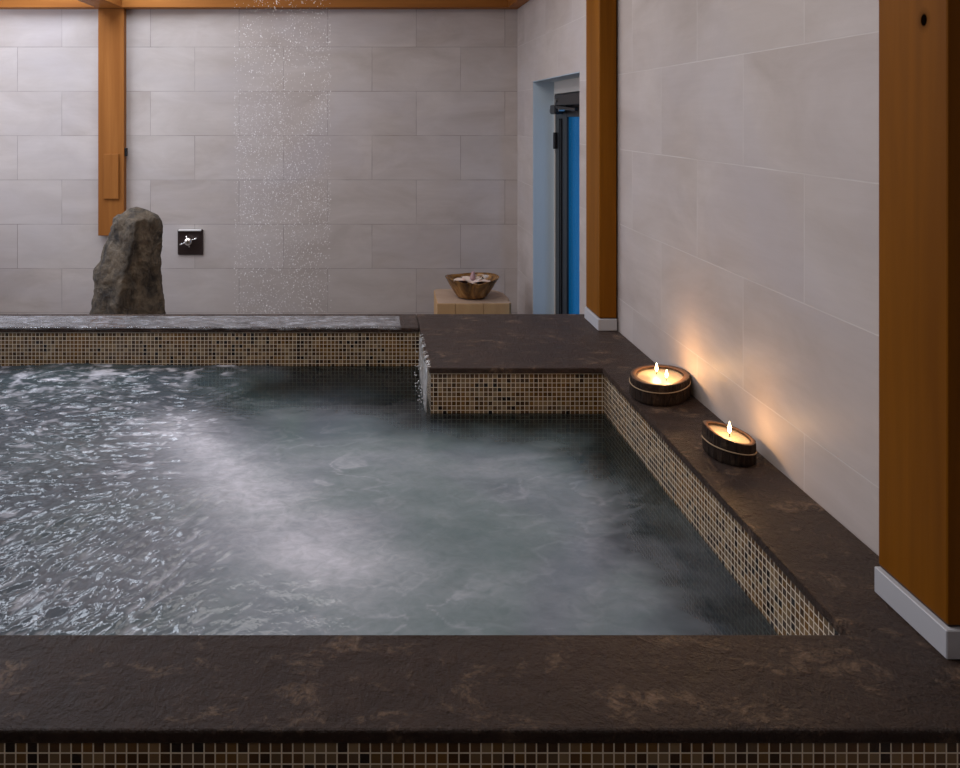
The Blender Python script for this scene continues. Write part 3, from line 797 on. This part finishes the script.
def log_candle(label, cx, cy, shape, topz, wall, flames, twz, energy):
    """shape(a) -> radius; topz(x, y) -> height of the sawn top"""
    r = thing('log_candle', label, 'candle', (cx, cy, DECK), 'log candles on the ledge')
    n = 96
    def ring(k, z, wob=0.0):
        out = []
        for i in range(n):
            a = 2*PI*i/n; R = shape(a)*k+wob*(mnoise.noise((math.cos(a)*7, math.sin(a)*7, (z or 0)*14+cx))+0.4*mnoise.noise((math.cos(a)*22, math.sin(a)*22, z*30)))
            x, y = cx+R*math.cos(a), cy+R*math.sin(a)
            out.append((x, y, z))
        return out
    def at_top(rg, d): return [(x, y, DECK+topz(x-cx, y-cy)+d) for x, y, z in rg]
    def lerp(rg, k): return [(x, y, DECK+0.0006+(topz(x-cx, y-cy)-0.0006)*k) for x, y, z in rg]
    outer = [lerp(ring(0.97, 0.0, 0.001), 0.0)]+[lerp(ring(1.0, k*0.06, 0.0032), k) for k in (0.04, 0.2, 0.36, 0.52, 0.68, 0.84, 0.96)]
    top0 = at_top(ring(0.985, 0.06, 0.002), 0.0)
    win = 1-wall
    top1 = at_top(ring(win, 0.06), -0.001)
    bm = bmesh.new()
    add_rings(bm, outer+[top0, top1, at_top(ring(win-0.01, 0.06), -0.02), at_top(ring(win-0.3, 0.06), -0.022)])
    me_ = obj('log_shell', bm, [M['bark'], M['rim']], r, smooth=True)
    for p in me_.data.polygons:
        if p.normal.z > 0.75: p.material_index = 1
    bm = bmesh.new()
    add_rings(bm, [at_top(ring(win-0.008, 0), -0.0195), at_top(ring(win-0.004, 0), -0.0065), at_top(ring(win-0.05, 0), -0.0085), at_top(ring(win*0.5, 0), -0.0092)])
    obj('wax', bm, M['wax'], r, smooth=True)
    for (dx_, dy_, hf) in flames:
        zb = DECK+topz(dx_, dy_)-0.0092
        bm = bmesh.new(); add_tube(bm, [(cx+dx_, cy+dy_, zb), (cx+dx_+0.0004, cy+dy_, zb+0.007), (cx+dx_+0.0012, cy+dy_, zb+0.012)], 0.0011, 8)
        wk = obj('wick', bm, M['wick'], r, smooth=True)
        bm = bmesh.new()
        pr = [(0.0, 0.0012), (0.10, 0.0030), (0.22, 0.0042), (0.38, 0.0046), (0.55, 0.0038), (0.72, 0.0025), (0.87, 0.0013), (1.0, 0.0003)]
        add_tube(bm, [(cx+dx_+0.0008, cy+dy_, zb+0.009+q*hf) for q, _ in pr], [w_ for _, w_ in pr], 14)
        obj('flame', bm, M['flame'], wk, smooth=True)['label'] = 'small bright yellow flame'
        L = bpy.data.lights.new('candle_glow', 'POINT'); L.energy = energy; L.color = (1.0, 0.54, 0.21); L.shadow_soft_size = 0.008
        lo = link(bpy.data.objects.new('candle_glow', L)); lo.location = (cx+dx_, cy+dy_-0.002, zb+0.012+hf*0.6)
    pts = []
    for i in range(90):
        a = 2*PI*i/90; R = shape(a)+0.0016
        pts.append((cx+R*math.cos(a), cy+R*math.sin(a), DECK+twz(R*math.cos(a), R*math.sin(a))))
    bm = bmesh.new(); add_tube(bm, pts, 0.0017, 8, closed=True)
    obj('twine', bm, M['twine'], r, smooth=True)
    return r
def sh1(a): return 1.0/math.sqrt((math.cos(a-0.87)/0.116)**2+(math.sin(a-0.87)/0.083)**2)*(1+0.015*math.sin(3*a+0.5))
log_candle('larger round log candle with two flames, nearer the slim post', 0.9025, 2.470, sh1, lambda x, y: 0.063-0.01*x, 0.21,
           [(0.000, 0.030, 0.028), (0.009, -0.030, 0.026)], lambda x, y: 0.043+0.05*y*0.3, 0.75)
def sh2(a):
    # tear shape, point towards the back left
    R = 1.0/math.sqrt((math.cos(a-0.2)/0.053)**2+(math.sin(a-0.2)/0.066)**2)
    d_ = math.atan2(math.sin(a-2.25), math.cos(a-2.25))
    return R*(1+0.16*math.exp(-(d_/0.42)**2))
log_candle('smaller tear-shaped log candle with one flame, nearer the large foreground post', 0.918, 2.022, sh2, lambda x, y: 0.060-0.16*x+0.05*y, 0.19,
           [(-0.004, -0.002, 0.030)], lambda x, y: 0.030-0.10*x-0.16*y*0.3, 0.75)

# ------------------------------------------------------------------ light
def area(name, loc, target, sx, sy, energy, col):
    L = bpy.data.lights.new(name, 'AREA'); L.shape = 'RECTANGLE'; L.size = sx; L.size_y = sy; L.energy = energy; L.color = col
    o = link(bpy.data.objects.new(name, L)); o.location = loc
    o.rotation_euler = (Vector(target)-Vector(loc)).to_track_quat('-Z', 'Y').to_euler()
    return o
area('daylight', (XL-0.13, (WY0+WY1)/2, (WZ0+WZ1)/2), (0.0, (WY0+WY1)/2, (WZ0+WZ1)/2), WY1-WY0-0.15, WZ1-WZ0-0.15, 36, (0.86, 0.89, 1.0))
area('added_skylight', ((SX0+SX1)/2, (SY0+SY1)/2, ZC+0.11), ((SX0+SX1)/2, (SY0+SY1)/2, 0), SX1-SX0-0.02, SY1-SY0-0.02, 62, (0.80, 0.88, 1.0))  # added overhead source, gives the churned water its bright reflections
area('jamb_fill_light', (1.38, 3.1, 1.3), (1.07, 4.88, 1.2), 0.2, 1.6, 12, (0.72, 0.86, 1.0))  # added lamp behind the door glass, aimed at the jamb
M['trim'] = plain('lamp_trim', (0.75, 0.75, 0.75), 0.4)
t = NT('lamp_glow'); em = t.n('Emission'); em.inputs['Color'].default_value = (1, 0.93, 0.85, 1); em.inputs['Strength'].default_value = 4
M['lamp'] = t.done(em.outputs[0])
def ceiling_fill(x, y, where, e=7, size=0.9):  # fill lamps added out of view to brighten walls and pool
    r = thing('added_ceiling_light', 'added unseen fill lamp in the ceiling '+where, 'lamp', (x, y, ZC), 'added ceiling fill lamps')
    bm = bmesh.new()
    add_rings(bm, [[(x+q*math.cos(a), y+q*math.sin(a), z) for a in [2*PI*i/32 for i in range(32)]] for q, z in ((0.10, ZC-0.0005), (0.10, ZC-0.008), (0.08, ZC-0.010), (0.078, ZC-0.0006))], False, False)
    obj('trim_ring', bm, M['trim'], r, smooth=True)
    L = bpy.data.lights.new('ceiling_fill', 'AREA'); L.shape = 'DISK'; L.size = size; L.energy = e; L.color = (1.0, 0.955, 0.94)
    o = link(bpy.data.objects.new('ceiling_fill', L)); o.location = (x, y, ZC-0.012)
ceiling_fill(-0.6, 4.3, 'over the shower')
ceiling_fill(-1.0, 2.2, 'over the pool')
ceiling_fill(0.1, 3.5, 'over the corner ledge', 11)
ceiling_fill(-0.1, 1.7, 'over the near end of the pool', 14)
ceiling_fill(-0.7, -0.6, 'behind the near end of the pool', 6)
wd = bpy.data.worlds.new('world'); wd.use_nodes = True
wd.node_tree.nodes['Background'].inputs[0].default_value = (0.55, 0.7, 1.0, 1); wd.node_tree.nodes['Background'].inputs[1].default_value = 0.5
bpy.context.scene.world = wd

# ------------------------------------------------------------------ camera and view
cam = bpy.data.cameras.new('camera'); co = link(bpy.data.objects.new('camera', cam))
co.location = (0, 0, CZ); co.rotation_euler = (PI/2, 0, 0)
cam.sensor_fit = 'HORIZONTAL'; cam.sensor_width = 36.0; cam.lens = F/960*36.0
cam.shift_x = (480-369)/960; cam.shift_y = -(384-116)/960
cam.clip_start = 0.02
sc = bpy.context.scene
sc.camera = co
sc.view_settings.view_transform = 'Standard'; sc.view_settings.look = 'None'
sc.view_settings.gamma = 1.0; sc.view_settings.use_curve_mapping = False
sc.view_settings.exposure = -0.22
